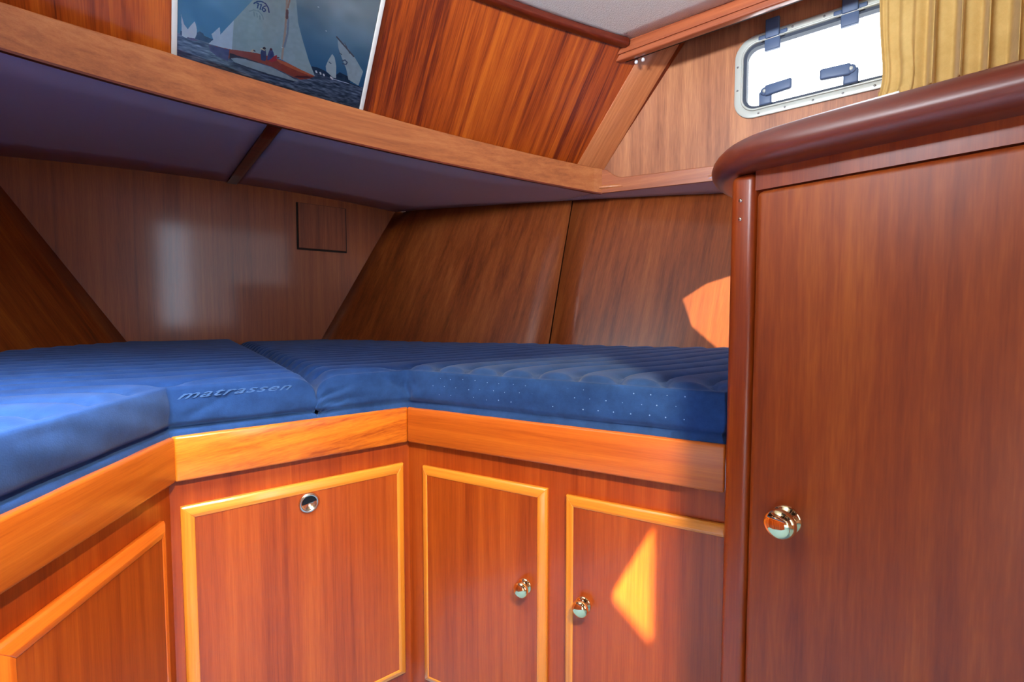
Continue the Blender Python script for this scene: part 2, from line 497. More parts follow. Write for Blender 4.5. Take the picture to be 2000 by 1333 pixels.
# trim along the forward edge of the ceiling
def sweep(name, pts, prof, mat, parent=None, up=Vector((0, 0, 1)), outs=None, **k):
    """sweep 2D profile (o: toward cabin, c: up) along pts; outs = list of outward dirs"""
    v = []; m = len(prof)
    for p, o in zip(pts, outs):
        for (a, c) in prof: v.append(Vector(p) + Vector(o) * a + up * c)
    f = []
    for i in range(len(pts) - 1):
        for j in range(m):
            f.append((i * m + j, i * m + (j + 1) % m, (i + 1) * m + (j + 1) % m, (i + 1) * m + j))
    f.append(tuple(range(m))); f.append(tuple((len(pts) - 1) * m + j for j in range(m)))
    return mesh(name, v, f, mat, parent, **k)
pts = []; outs = []
for x in np.linspace(-0.92, 1.812, 50):
    z = ceil_z(x)
    pts.append((x, slope_y(x, z), z)); outs.append(Vector((-0.3 * (x - CX), -1, 0)).normalized())
t1 = sweep('trim_1', pts, [(-0.006, -0.034), (0.020, -0.034), (0.030, -0.026), (0.030, -0.008), (0.024, 0.0), (-0.03, 0.0)], M['dark_trim'], outs=outs, bevel=0.003, seg=2, angle=25)
struct(t1, 'dark curved moulding between sloping panel and ceiling')

# roof beam along the right side of the ceiling
BF = Frame((1.8006, 1.5347, 0), e_w, -n_w)     # b=0 is the face toward the cabin
v8 = []
def beam_end(b, z):   # forward end follows the slope surface
    lo, hi = -0.6, 0.6
    for _ in range(40):
        a = (lo + hi) / 2; p = BF(a, b, z)
        if p.y > slope_y(p.x, z) - 0.001: lo = a
        else: hi = a
    return hi
for z in (2.219, 2.335):
    for b in (0.0, 0.034):
        v8.append(BF(beam_end(b, z), b, z))
b8 = [v8[0], BF(2.2, 0, 2.219), BF(2.2, 0.034, 2.219), v8[1], v8[2], BF(2.2, 0, 2.335), BF(2.2, 0.034, 2.335), v8[3]]
t2 = hexa(b8, 'trim_2', M['beam'], bevel=0.006, seg=3)
struct(t2, 'teak roof beam running aft along the right of the ceiling')
# flat moulding strip laid on the beam face
v8 = []
bb = [BF(beam_end(-0.007, 2.244) , -0.007, 2.244), BF(2.2, -0.007, 2.244), BF(2.2, 0.0, 2.244), BF(beam_end(0, 2.244), 0.0, 2.244),
      BF(beam_end(-0.007, 2.284), -0.007, 2.284), BF(2.2, -0.007, 2.284), BF(2.2, 0.0, 2.284), BF(beam_end(0, 2.284), 0.0, 2.284)]
hexa(bb, 'moulding', M['beam'], t2, bevel=0.002, seg=2)
BF2 = Frame((2 * CX - 1.8006, 1.5347, 0), (-e_w.x, e_w.y, 0), (n_w.x, -n_w.y, 0))
struct(BF2.box('trim_3', -0.08, 2.2, 0, 0.034, 2.219, 2.30, M['beam']))

# raking corner post between sloping panel and side wall
def lp(z): return Vector((1.8426 + 0.1456 * (z - 1.8411), 1.7974 - 0.7893 * (z - 1.8411), z))
def rp(z): return Vector((1.9913 + 0.1347 * (z - 1.824), 1.7518 - 0.7924 * (z - 1.824), z))
pl0, pl1, pr0, pr1 = lp(1.70), lp(2.40), rp(1.69), rp(2.40)
nrm = Vector((-0.7, -0.7, -0.2)).normalized() * 0.004
post = hexa([pl0 + nrm, pr0 + nrm, pr0 - nrm * 8, pl0 - nrm * 6, pl1 + nrm, pr1 + nrm, pr1 - nrm * 8, pl1 - nrm * 6], 'trim_4', M['post'], bevel=0.003, seg=2)
struct(post, 'raking teak corner board between sloping panel and side wall')

# bulkhead aft, outer box that closes the cabin
struct(W.box('wall_back', -2.4, 3.2, -2.06, -2.0, 0, 2.44, M['side']))
struct(W.box('floor', -2.4, 3.4, -2.05, 3.2, -0.06, 0.0, M['carpet']), 'light blue carpet on the cabin floor')

# unseen leaf added behind the camera to block the lamp like a jamb
header = W.box('wall_back_upper', -1.4, 2.4, -0.425, -0.41, 2.03, 2.33, M['side'])
struct(header)
dl = thing('lamp_blocker', 'tall unseen slab added behind the camera position to block the lamp', 'door', (0.2, -0.42, 0))
W.box('slab', 0.145, 0.212, -0.44, -0.40, 0.0, 2.028, M['locker'], dl, bevel=0.004)

# ------------------------------------------------------------------ window
win = bpy.data.objects.new('window_1', None); COL.objects.link(win)
win.location = WL(0.34, 0, 1.9)
struct(win, 'small bright opening window with rounded corners in grey metal frame')
o1 = rrect(0, 0.672, 1.899, 2.244, 0.082); i1 = rrect(0.030, 0.642, 1.929, 2.214, 0.058)
ring_solid('window_frame', o1, i1, -0.010, 0.0, M['alu'], win, bevel=0.003, seg=2)
o2 = rrect(0.028, 0.644, 1.927, 2.216, 0.06); i2 = rrect(0.036, 0.636, 1.935, 2.208, 0.054)
ring_solid('frame_lip', o2, i2, -0.018, 0.02, M['alu'], win, bevel=0.003, seg=2)
o3 = rrect(0.036, 0.636, 1.935, 2.208, 0.054); i3 = rrect(0.048, 0.624, 1.947, 2.196, 0.044)
ring_solid('rubber_seal', o3, i3, -0.006, 0.028, M['seal'], win)
pn = [WL(a, 0.018, c) for a, c in rrect(0.04, 0.632, 1.939, 2.204, 0.05)]
n = len(pn); pb = [WL(a, 0.024, c) for a, c in rrect(0.04, 0.632, 1.939, 2.204, 0.05)]
mesh('pane', pn + pb, [tuple(range(n)), tuple(range(n, 2 * n))[::-1]] + [(i, n + i, n + (i + 1) % n, (i + 1) % n) for i in range(n)], M['glass'], win)
for a, c in ((0.013, 2.13), (0.013, 2.03), (0.10, 1.913), (0.20, 1.913), (0.30, 1.913), (0.40, 1.913), (0.50, 1.913), (0.58, 1.913), (0.22, 2.229), (0.33, 2.229), (0.52, 2.229)):
    lathe('screw', [(-0.001, 0.0042), (0.002, 0.0042), (0.003, 0.002)], WL(a, -0.0095, c), n_w, M['screw'], win, n=12)
for a in (0.148, 0.415):
    h = WL.box('hinge', a - 0.026, a + 0.026, -0.030, -0.010, 2.206, 2.284, M['hinge'], win, bevel=0.004)
    WL.box('hinge_leaf', a - 0.029, a + 0.029, -0.022, -0.004, 2.160, 2.206, M['hinge'], h, bevel=0.003)
    for s in (-1, 1):
        WL.box('hinge_stop', a + s * 0.040 - 0.014, a + s * 0.040 + 0.014, -0.020, -0.010, 2.212, 2.230, M['hinge'], h, bevel=0.004)
    WL.box('hinge_pin', a - 0.045, a + 0.045, -0.024, -0.018, 2.204, 2.209, M['alu'], h, bevel=0.002)
for a, s in ((0.128, 1), (0.425, -1)):
    piv = WL(a, -0.03, 1.988)
    b_ = WL.box('latch', a - 0.024, a + 0.024, -0.032, -0.006, 1.936, 1.992, M['hinge'], win, bevel=0.006)
    lathe('latch_pivot', [(-0.02, 0.017), (0.006, 0.017), (0.010, 0.013)], piv, n_w, M['hinge'], b_, n=24)
    lathe('latch_cap', [(0.008, 0.008), (0.012, 0.0075), (0.0135, 0.004)], piv, n_w, M['alu'], b_, n=20)
    e = 0.100 * s
    v = [WL(a, -0.044, 1.966), WL(a + e, -0.050, 1.972), WL(a + e, -0.028, 1.972), WL(a, -0.024, 1.966),
         WL(a, -0.044, 2.010), WL(a + e, -0.050, 2.012), WL(a + e, -0.028, 2.012), WL(a, -0.024, 2.010)]
    hexa(v, 'latch_lever', M['hinge'], b_, bevel=0.007, seg=4)

# ------------------------------------------------------------------ overhead shelf
shelf = thing('overhead_shelf', 'curved teak overhead shelf with mauve underside above the berth', 'shelf', (CX, 2.2, 1.7))
RY = [(1.9, 1.69), (2.061, 1.178), (2.195, 0.60), (2.80, -1.99), (6, -1.99)]
def front_y(x):
    if x < CX: xm = x if x > -1.01 else None
    if x >= 1.898: return float(np.interp(x, [p[0] for p in RY], [p[1] for p in RY]))
    if x < 2 * CX - 1.898:
        return float(np.interp(2 * CX - x, [p[0] for p in RY], [p[1] for p in RY]))
    if x < -0.3:   # mirror the forward curve on the unseen side
        t = min(1, (-0.3 - x) / 0.5)
        return float(np.polyval(PC, x - 0.445)) * (1 - t) + float(np.polyval(PC, (2 * CX - x) - 0.445)) * t
    return float(np.polyval(PC, x - 0.445))
def back_y(x):
    xx = x if x > CX else 2 * CX - x
    y = 3.03
    for _ in range(30):
        z = soffit_z(xx)
        # y on hull at this x
        lo, hi = -2.2, 3.6
        for __ in range(30):
            m = (lo + hi) / 2
            if hull_x(m, z) > xx: lo = m
            else: hi = m
        y = (lo + hi) / 2
        break
    return min(3.028, y)
def soffit(name, x0, x1, dz, th, mat, inset_f=0.0, n=40):
    xs = np.linspace(x0, x1, n)
    rows = []
    for x in xs:
        yf = front_y(x) + inset_f; yb = max(back_y(x), yf + 0.001)
        rows.append([(x, y, soffit_z(x) + dz) for y in np.linspace(yf, yb, 6)])
    o = grid(name, np.array(rows), mat, shelf, thick=th)
    return o
soffit('shelf_board', 2 * CX - 3.8, 3.8, 0.022, 0.016, M['post'], 0.004, 120)
soffit('soffit_panel', 0.475, 1.897, 0.009, 0.008, M['vinyl'], 0.006)
soffit('soffit_panel', 1.902, 3.8, 0.009, 0.008, M['vinyl'], 0.006)
soffit('soffit_panel', -2.9, 0.425, 0.009, 0.008, M['vinyl'], 0.006, 60)
soffit('batten', 0.427, 0.473, 0.006, 0.014, M['dark_trim'], 0.004, 4)
# curved front fiddle rail
pts = []; outs = []
xs = np.linspace(-0.95, 1.899, 80)
hts = np.interp(xs, [-0.95, -0.24, 0.1, 0.45, 0.77, 0.97, 1.45, 1.9], [0.10, 0.112, 0.131, 0.134, 0.135, 0.130, 0.123, 0.116])
v = []; f = []
for i, x in enumerate(xs):
    y = front_y(x); dy = (front_y(x + 0.01) - front_y(x - 0.01)) / 0.02 if 0 < i < 79 else (front_y(xs[1]) - y) / (xs[1] - x) if i == 0 else (y - front_y(xs[-2])) / (x - xs[-2])
    nn = Vector((dy, -1, 0)).normalized()
    z = soffit_z(x); h = hts[i]
    for a, c in ((0, -0.006), (0, h - 0.004), (-0.004, h), (-0.014, h), (-0.018, h - 0.004), (-0.018, -0.006)):
        p = Vector((x, y, z + c)) + nn * a; v.append(p)
m = 6
for i in range(len(xs) - 1):
    for j in range(m): f.append((i * m + j, i * m + (j + 1) % m, (i + 1) * m + (j + 1) % m, (i + 1) * m + j))
f += [tuple(range(m)), tuple((len(xs) - 1) * m + j for j in range(m))]
fr = mesh('front_rail', v, f, M['shelf_rail'], shelf, smooth=False)
v = []
for i, x in enumerate(xs):
    y = front_y(x); z = soffit_z(x)
    for a, c in ((-0.002, -0.012), (-0.002, -0.005), (0.014, -0.005), (0.014, -0.012)): v.append((x, y + a, z + c))
mesh('shadow_bead', v, [(i * 4 + j, i * 4 + (j + 1) % 4, i * 4 + 4 + (j + 1) % 4, i * 4 + 4 + j) for i in range(len(xs) - 1) for j in range(4)] + [(0, 1, 2, 3), tuple(4 * len(xs) - 4 + j for j in range(4))], M['dark_trim'], shelf)
fr['label'] = 'curved light teak front edge'
# side rail with a small swept step at its forward end
RS = Frame((1.898, 1.692, 0), (0.163, -0.514, 0), (0.953, 0.302, 0))
prof = [(0.0, 0.114), (0.025, 0.108), (0.06, 0.080), (0.085, 0.066), (0.11, 0.061), (0.2, 0.060), (0.54, 0.060), (0.9, 0.060)]
v = []; f = []
aa = sorted(set([round(float(t), 4) for t in np.concatenate([np.linspace(0, 0.12, 13), np.linspace(0.12, 1.0, 8)])]))
for a in aa:
    h = float(np.interp(a, [p[0] for p in prof], [p[1] for p in prof]))
    p0 = RS(a, 0, 0); z = soffit_z(p0.x)
    for b, c in ((0, -0.006), (0, h - 0.003), (0.003, h), (0.013, h), (0.016, h - 0.003), (0.016, -0.006)):
        v.append(RS(a, b, z + c))
for i in range(len(aa) - 1):
    for j in range(m): f.append((i * m + j, i * m + (j + 1) % m, (i + 1) * m + (j + 1) % m, (i + 1) * m + j))
f += [tuple(range(m)), tuple((len(aa) - 1) * m + j for j in range(m))]
mesh('side_rail', v, f, M['shelf_rail_side'], shelf)

# access hatch on the forward bulkhead
ah = thing('access_panel', 'small square teak access cover high on the forward bulkhead', 'panel', (0.92, 3.03, 1.44))
W.box('cover', 0.782, 1.056, 3.012, 3.0295, 1.442, 1.70, M['veneer_panel'], ah)
W.box('backing_frame', 0.774, 1.064, 3.024, 3.0298, 1.432, 1.704, M['darkvoid'], ah)

# ------------------------------------------------------------------ picture
PU0, PUW, PZ0, PZH = 0.131, 0.646, 1.8168, 0.409
def pp(u, v, d=0.0):
    """picture plane point, d = toward the viewer"""
    z = PZ0 + PZH * v
    return Vector((PU0 + PUW * u, 2.000 - 0.735 * (z - 1.89), z)) + Vector((0, -0.806, -0.592)) * d
pic = thing('framed_photo', 'white framed colour photo of racing sailboats leaning behind the shelf rail', 'picture', pp(0.5, 0))
def pbar(u0, u1, v0, v1):
    q = [pp(u0, v0, 0), pp(u1, v0, 0), pp(u1, v0, 0.012), pp(u0, v0, 0.012), pp(u0, v1, 0), pp(u1, v1, 0), pp(u1, v1, 0.012), pp(u0, v1, 0.012)]
    hexa(q, 'frame_bar', M['frame'], pic, bevel=0.0015, seg=2)
pbar(0, 0.024, -0.07, 1); pbar(0.976, 1, -0.07, 1); pbar(0.024, 0.976, 0.968, 1); pbar(0.024, 0.976, -0.07, 0.02)
q = [pp(0.01, 0.01, -0.004), pp(0.99, 0.01, -0.004), pp(0.99, 0.01, 0.001), pp(0.01, 0.01, 0.001), pp(0.01, 0.99, -0.004), pp(0.99, 0.99, -0.004), pp(0.99, 0.99, 0.001), pp(0.01, 0.99, 0.001)]
hexa(q, 'backing_board', M['darkvoid'], pic)
# the print: colours computed here, one value per small cell
NU, NV = 560, 400
U, V = np.meshgrid((np.arange(NU) + 0.5) / NU, (np.arange(NV) + 0.5) / NV)
def vnoise(su, sv, seed):
    r = np.random.RandomState(seed); gx, gy = int(su) + 2, int(sv) + 2
    G = r.rand(gy, gx); x = U * su; y = V * sv
    xi, yi = x.astype(int), y.astype(int); fx, fy = x - xi, y - yi
    fx = fx * fx * (3 - 2 * fx); fy = fy * fy * (3 - 2 * fy)
    return (G[yi, xi] * (1 - fx) + G[yi, xi + 1] * fx) * (1 - fy) + (G[yi + 1, xi] * (1 - fx) + G[yi + 1, xi + 1] * fx) * fy
def C(r, g, b): return np.array([r, g, b], float)
img = np.zeros((NV, NU, 3))
t = np.clip((V - 0.35) / 0.5, 0, 1)[..., None]
left = C(70, 134, 170) * (1 - t) + C(108, 160, 186) * t  # paler left sky includes the pane's bluish reflection, painted in
right = C(28, 86, 128) * (1 - t) + C(150, 168, 172) * t
s = np.clip((U - 0.25) / 0.35, 0, 1)[..., None]
img[:] = left * (1 - s) + right * s
cl = vnoise(5, 7, 1) * 0.6 + vnoise(13, 15, 2) * 0.4
img += ((cl - 0.5) * 46)[..., None] * np.clip((V - 0.38) / 0.3, 0.25, 1)[..., None]
sea = V < 0.356
wv = vnoise(18, 90, 3) * 0.5 + vnoise(50, 200, 4) * 0.5
lw = C(70, 84, 104) + (wv - 0.5)[..., None] * 150 + np.clip(0.25 - U, 0, 1)[..., None] * np.array([130, 150, 220])  # sea brightened at the left by the same painted reflection
img[sea] = lw[sea]
img[sea] *= (0.72 + 0.8 * V[sea])[:, None]
def inpoly(poly):
    px = np.array([p[0] for p in poly]); py = np.array([p[1] for p in poly]); r = np.zeros(U.shape, bool)
    j = len(poly) - 1
    for i in range(len(poly)):
        c = ((py[i] > V) != (py[j] > V))
        xint = (px[j] - px[i]) * (V - py[i]) / (py[j] - py[i] + 1e-12) + px[i]
        r ^= c & (U < xint); j = i
    return r
def fill(poly, col, nz=0, a=1.0):
    mk = inpoly(poly); c = np.array(col, float) + (vnoise(60, 60, 9)[mk][:, None] - 0.5) * nz
    img[mk] = img[mk] * (1 - a) + c * a
def stroke(pts, wd, col, a=1.0, asp=1.0):
    for p, q in zip(pts[:-1], pts[1:]):
        d = np.array([q[0] - p[0], q[1] - p[1]]); L2 = (d ** 2).sum() + 1e-12
        tt = np.clip(((U - p[0]) * d[0] + (V - p[1]) * d[1]) / L2, 0, 1)
        ds = np.hypot(U - p[0] - tt * d[0], (V - p[1] - tt * d[1]) * asp)
        mk = ds < wd; img[mk] = img[mk] * (1 - a) + np.array(col, float) * a
treesR = [(0.673, 0.397), (0.71, 0.4), (0.749, 0.393), (0.788, 0.372), (0.818, 0.39), (0.836, 0.414), (0.874, 0.406), (0.903, 0.402), (0.91, 0.354), (0.66, 0.354)]
fill(treesR, (22, 44, 70), 16)
fill([(0.091, 0.389), (0.104, 0.403), (0.121, 0.396), (0.124, 0.385), (0.167, 0.378), (0.19, 0.35), (0.02, 0.35), (0.02, 0.372)], (40, 74, 110), 16)
fill([(0.022, 0.47), (0.035, 0.416), (0.052, 0.394), (0.065, 0.424), (0.081, 0.454), (0.09, 0.419), (0.091, 0.38), (0.083, 0.35), (0.042, 0.339), (0.027, 0.345)], (196, 206, 218), 10)
fill([(0.045, 0.345), (0.08, 0.352), (0.10, 0.343), (0.07, 0.333)], (90, 80, 120))
fill([(0.193, 0.468), (0.157, 0.407), (0.167, 0.378), (0.145, 0.344), (0.208, 0.382), (0.197, 0.424)], (188, 206, 216), 8)
fill([(0.775, 0.524), (0.759, 0.472), (0.75, 0.426), (0.758, 0.393), (0.803, 0.362), (0.821, 0.362), (0.81, 0.449), (0.792, 0.506)], (176, 190, 190), 10)
stroke([(0.765, 0.462), (0.778, 0.455)], 0.003, (70, 90, 110))
stroke([(0.79, 0.36), (0.80, 0.352)], 0.006, (220, 225, 225))
fill([(0.792, 0.632), (0.805, 0.575), (0.835, 0.516), (0.872, 0.449), (0.895, 0.381), (0.963, 0.358), (0.975, 0.469), (0.905, 0.554), (0.843, 0.611)], (160, 178, 182), 14)
stroke([(0.785, 0.645), (0.90, 0.555)], 0.005, (84, 84, 92))
stroke([(0.835, 0.625), (0.875, 0.565)], 0.002, (84, 84, 92))
stroke([(0.84, 0.498), (0.855, 0.51), (0.87, 0.498), (0.865, 0.482), (0.845, 0.48)], 0.004, (70, 86, 110))
stroke([(0.815, 0.545), (0.83, 0.54)], 0.003, (80, 96, 110))
for u_, v_ in ((0.70, 0.372), (0.725, 0.37), (0.745, 0.366)):
    stroke([(u_, v_), (u_ + 0.004, v_ - 0.008)], 0.005, (210, 216, 220))
stroke([(0.80, 0.353), (0.90, 0.352)], 0.003, (190, 200, 214))
stroke([(0.90, 0.358), (0.975, 0.350)], 0.003, (24, 34, 48))
main = [(0.42, 1.02), (0.373, 0.76), (0.323, 0.665), (0.238, 0.50), (0.195, 0.417), (0.145, 0.344), (0.244, 0.346), (0.376, 0.375), (0.504, 0.382), (0.506, 0.567), (0.501, 0.752), (0.49, 1.02)]
fill(main, (146, 170, 170), 10)
refl = inpoly(main) & (U < 0.255); img[refl] += (40, 34, 42)  # pane reflection painted over the left end of the sail
jib = [(0.50, 1.02), (0.501, 0.752), (0.509, 0.471), (0.51, 0.380), (0.602, 0.353), (0.681, 0.332), (0.698, 0.335), (0.653, 0.425), (0.606, 0.543), (0.568, 0.651), (0.545, 0.78), (0.53, 1.02)]
fill(jib, (150, 172, 174), 10)
hullp = [(0.145, 0.338), (0.244, 0.349), (0.376, 0.375), (0.478, 0.378), (0.532, 0.372), (0.616, 0.351), (0.698, 0.335), (0.669, 0.306), (0.623, 0.283), (0.58, 0.285), (0.523, 0.300), (0.456, 0.315), (0.379, 0.318), (0.305, 0.310), (0.246, 0.292), (0.231, 0.27), (0.188, 0.28), (0.153, 0.304)]
fill(hullp, (146, 58, 34), 14)
fill([(0.47, 0.376), (0.532, 0.372), (0.616, 0.351), (0.698, 0.335), (0.66, 0.328), (0.58, 0.338), (0.50, 0.355)], (186, 92, 50), 10)
fill([(0.145, 0.338), (0.244, 0.345), (0.240, 0.268), (0.188, 0.28), (0.153, 0.304)], (66, 66, 110), 30)
fill([(0.246, 0.325), (0.32, 0.322), (0.40, 0.318), (0.36, 0.300), (0.246, 0.285)], (44, 26, 34), 6)
fill([(0.252, 0.292), (0.28, 0.306), (0.32, 0.314), (0.392, 0.312), (0.469, 0.308), (0.538, 0.290), (0.604, 0.268), (0.582, 0.260), (0.5, 0.258), (0.421, 0.262), (0.332, 0.266), (0.271, 0.276)], (140, 154, 156), 14)
fill([(0.58, 0.285), (0.65, 0.300), (0.685, 0.322), (0.64, 0.318), (0.60, 0.304)], (84, 30, 26), 6)
stroke([(0.27, 0.268), (0.42, 0.255), (0.58, 0.252)], 0.006, (26, 34, 48), 0.7)
stroke([(0.482, 1.0), (0.502, 0.72), (0.508, 0.56), (0.507, 0.384)], 0.0055, (168, 146, 128))
stroke([(0.535, 1.0), (0.508, 0.72)], 0.004, (150, 120, 104))
stroke([(0.506, 0.70), (0.509, 0.655)], 0.007, (104, 82, 84))
stroke([(0.517, 0.65), (0.521, 0.56), (0.512, 0.47)], 0.005, (120, 134, 150))
fill([(0.395, 0.383), (0.399, 0.407), (0.413, 0.419), (0.422, 0.403), (0.428, 0.356), (0.422, 0.337), (0.401, 0.339)], (44, 62, 104), 20)
fill([(0.433, 0.391), (0.44, 0.427), (0.45, 0.431), (0.463, 0.406), (0.466, 0.37), (0.454, 0.349), (0.433, 0.351)], (50, 60, 108), 20)
fill([(0.464, 0.387), (0.479, 0.402), (0.482, 0.366), (0.455, 0.343), (0.439, 0.350), (0.452, 0.365)], (168, 34, 38))
stroke([(0.410, 0.418), (0.413, 0.422)], 0.007, (24, 24, 34)); stroke([(0.397, 0.412), (0.412, 0.408)], 0.004, (206, 196, 160))
stroke([(0.445, 0.424), (0.447, 0.428)], 0.006, (70, 30, 50)); stroke([(0.484, 0.385), (0.49, 0.388)], 0.004, (110, 50, 50))
stroke([(0.350, 0.376), (0.360, 0.386)], 0.006, (196, 180, 150)); stroke([(0.362, 0.386), (0.366, 0.384)], 0.004, (70, 60, 70))
NAVY = (34, 66, 116)
stroke([(0.342, 0.672), (0.358, 0.691), (0.378, 0.700), (0.398, 0.695), (0.412, 0.676), (0.418, 0.652)], 0.0035, NAVY)
# sail number 116
stroke([(0.357, 0.679), (0.364, 0.683), (0.361, 0.654)], 0.003, NAVY)
stroke([(0.371, 0.679), (0.378, 0.682), (0.374, 0.650)], 0.003, NAVY)
stroke([(0.398, 0.682), (0.386, 0.668), (0.384, 0.652), (0.393, 0.645), (0.401, 0.655), (0.396, 0.665), (0.386, 0.661)], 0.003, NAVY)
GH = (112, 140, 146)
stroke([(0.325, 0.618), (0.345, 0.635), (0.368, 0.636), (0.388, 0.618), (0.394, 0.598)], 0.003, GH, 0.7)
stroke([(0.345, 0.622), (0.35, 0.600)], 0.003, GH, 0.7); stroke([(0.36, 0.620), (0.364, 0.597)], 0.003, GH, 0.7); stroke([(0.375, 0.612), (0.378, 0.592)], 0.004, GH, 0.7)
for u_, v_ in ((0.55, 0.80), (0.66, 0.79), (0.50, 0.46), (0.72, 0.66)):
    stroke([(u_, v_), (u_ + 0.004, v_)], 0.0025, (200, 214, 214))
img = np.clip(img * 1.12 + 10, 0, 250) / 255
lin = np.where(img <= 0.04045, img / 12.92, ((img + 0.055) / 1.055) ** 2.4)
d0 = 0.0025
vx = np.zeros((NV + 1, NU + 1, 3))
UU, VV = np.meshgrid(np.linspace(0.018, 0.982, NU + 1), np.linspace(0.012, 0.982, NV + 1))
zz = PZ0 + PZH * VV
vx[..., 0] = PU0 + PUW * UU; vx[..., 1] = 2.000 - 0.735 * (zz - 1.89) - 0.806 * d0; vx[..., 2] = zz - 0.592 * d0
me = bpy.data.meshes.new('photo_print')
idx = (np.arange(NV)[:, None] * (NU + 1) + np.arange(NU)[None, :]).ravel()
fc = np.stack([idx, idx + 1, idx + NU + 2, idx + NU + 1], 1)
me.vertices.add((NV + 1) * (NU + 1)); me.vertices.foreach_set('co', vx.ravel())
me.loops.add(fc.size); me.loops.foreach_set('vertex_index', fc.ravel().astype(np.int32))
me.polygons.add(len(fc)); me.polygons.foreach_set('loop_start', (np.arange(len(fc)) * 4).astype(np.int32))
me.update(calc_edges=True)
ca = me.color_attributes.new('print', 'FLOAT_COLOR', 'CORNER')
cc = np.ones((len(fc), 4, 4), np.float32)
# remap cells to (u,v) of the print: cell centre = same parametrisation
cc[..., :3] = lin.reshape(-1, 3)[:, None, :]
ca.data.foreach_set('color', cc.ravel())
mp, nt, N, L, b = nodes_of('photo_print')
at = N.new('ShaderNodeAttribute'); at.attribute_name = 'print'
L.new(at.outputs['Color'], b.inputs['Base Color']); setp(b, Roughness=0.5, Specular_IOR_Level=0.3)
pr = link('photo_print', me, mp, pic)
q = [pp(0.018, 0.02, 0.005), pp(0.982, 0.02, 0.005), pp(0.982, 0.02, 0.0075), pp(0.018, 0.02, 0.0075), pp(0.018, 0.98, 0.005), pp(0.982, 0.98, 0.005), pp(0.982, 0.98, 0.0075), pp(0.018, 0.98, 0.0075)]
hexa(q, 'glass_pane', M['glass'], pic)

# ------------------------------------------------------------------ berth fronts
A = Vector((-0.135, 0.845)); B = Vector((0.061, 1.197)); C2 = Vector((0.577, 1.198)); D = Vector((0.888, 0.470))
dAB = (B - A).normalized(); A0 = B - dAB * 1.45
dCD = (D - C2).normalized(); D1 = C2 + dCD * 0.790
def offs(pl, d):
    """offset open polyline to the berth side by d"""
    out = []
    for i, p in enumerate(pl):
        ns = []
        if i > 0: t = (pl[i] - pl[i - 1]).normalized(); ns.append(Vector((-t.y, t.x)))
        if i < len(pl) - 1: t = (pl[i + 1] - pl[i]).normalized(); ns.append(Vector((-t.y, t.x)))
        if len(ns) == 1: out.append(p + ns[0] * d)
        else:
            m_ = (ns[0] + ns[1]).normalized(); out.append(p + m_ * d / m_.dot(ns[0]))
    return out
PL = [A0, B, C2, D1]
def seg(name, i, d0_, d1_, z0, z1, mat, parent, **k):
    a = offs(PL, d0_); c = offs(PL, d1_)
    return prism(name, [a[i], a[i + 1], c[i + 1], c[i]], z0, z1, mat, parent, **k)

cabs = []
cabs.append(thing('berth_cabinet', 'left berth cabinet running toward the camera under the pale blue cushion', 'cabinet', (A.x, A.y, 0)))
cabs.append(thing('berth_cabinet', 'middle berth cabinet with one wide lockable door', 'cabinet', (0.32, 1.22, 0)))
cabs.append(thing('berth_cabinet', 'right berth cabinet with two knobbed doors beside the tall locker', 'cabinet', (0.75, 0.85, 0)))
rmat = [M['rail_left'], M['rail_mid'], M['rail_right']]
for i in range(3):
    seg('fiddle_rail', i, 0.0, 0.024, 0.706, 0.80, rmat[i], cabs[i], bevel=0.005, seg=3)
    seg('front_panel', i, 0.019, 0.034, 0.0, 0.72, M['front'], cabs[i])
    seg('bunk_board', i, 0.034, 0.30, 0.735, 0.748, M['darkvoid'], cabs[i])

def knob(c, axis, r, parent, name='knob'):
    q_ = r / 0.0255 * 0.95 if r < 0.02 else 1.0
    k = lathe(name, [(d_ * q_, w_) for d_, w_ in [(0.0, r * 0.98), (0.003, r * 0.98), (0.006, r * 0.86), (0.009, r * 0.56), (0.013, r * 0.50), (0.016, r * 0.62), (0.019, r * 0.84),
                     (0.024, r * 0.97), (0.029, r * 1.0), (0.034, r * 0.95), (0.038, r * 0.82), (0.0410, r * 0.58), (0.0425, r * 0.3), (0.043, r * 0.05)]], c, axis, M['chrome'], parent, n=48)
    return k

def door(parent, F, a0, a1, z0, z1, lipm, pm, lw=0.024, th=0.019, b_back=0.019, hs='_h0'):
    """door leaf in frame F; b=0 is the rail plane, negative toward the viewer"""
    f0 = b_back - th
    dr = F.box('door', a0 + lw * 0.8, a1 - lw * 0.8, f0 + 0.0015, b_back, z0 + lw * 0.8, z1 - lw * 0.8, pm, parent)
    # mitred lipping: profile across (outer -> inner)
    prof = [(0.0, b_back), (0.0, f0 + 0.010), (0.004, f0 + 0.006), (0.016, f0 + 0.0005), (lw - 0.001, f0), (lw, f0 + 0.002), (lw, b_back)]
    cs = [(a0, z0, 1, 1), (a1, z0, -1, 1), (a1, z1, -1, -1), (a0, z1, 1, -1)]
    for s in range(4):
        c0, c1 = cs[s], cs[(s + 1) % 4]
        v = []
        for (a, z, sa, sz) in (c0, c1):
            for (d, b) in prof: v.append(F(a + sa * d, b, z + sz * d))
        m = len(prof)
        f = [(j, (j + 1) % m, m + (j + 1) % m, m + j) for j in range(m)] + [tuple(range(m)), tuple(range(m, 2 * m))]
        mesh('lipping', v, f, M[lipm + hs] if s in (0, 2) else M[lipm], dr, bevel=0.0015, seg=2, angle=12)
    return dr

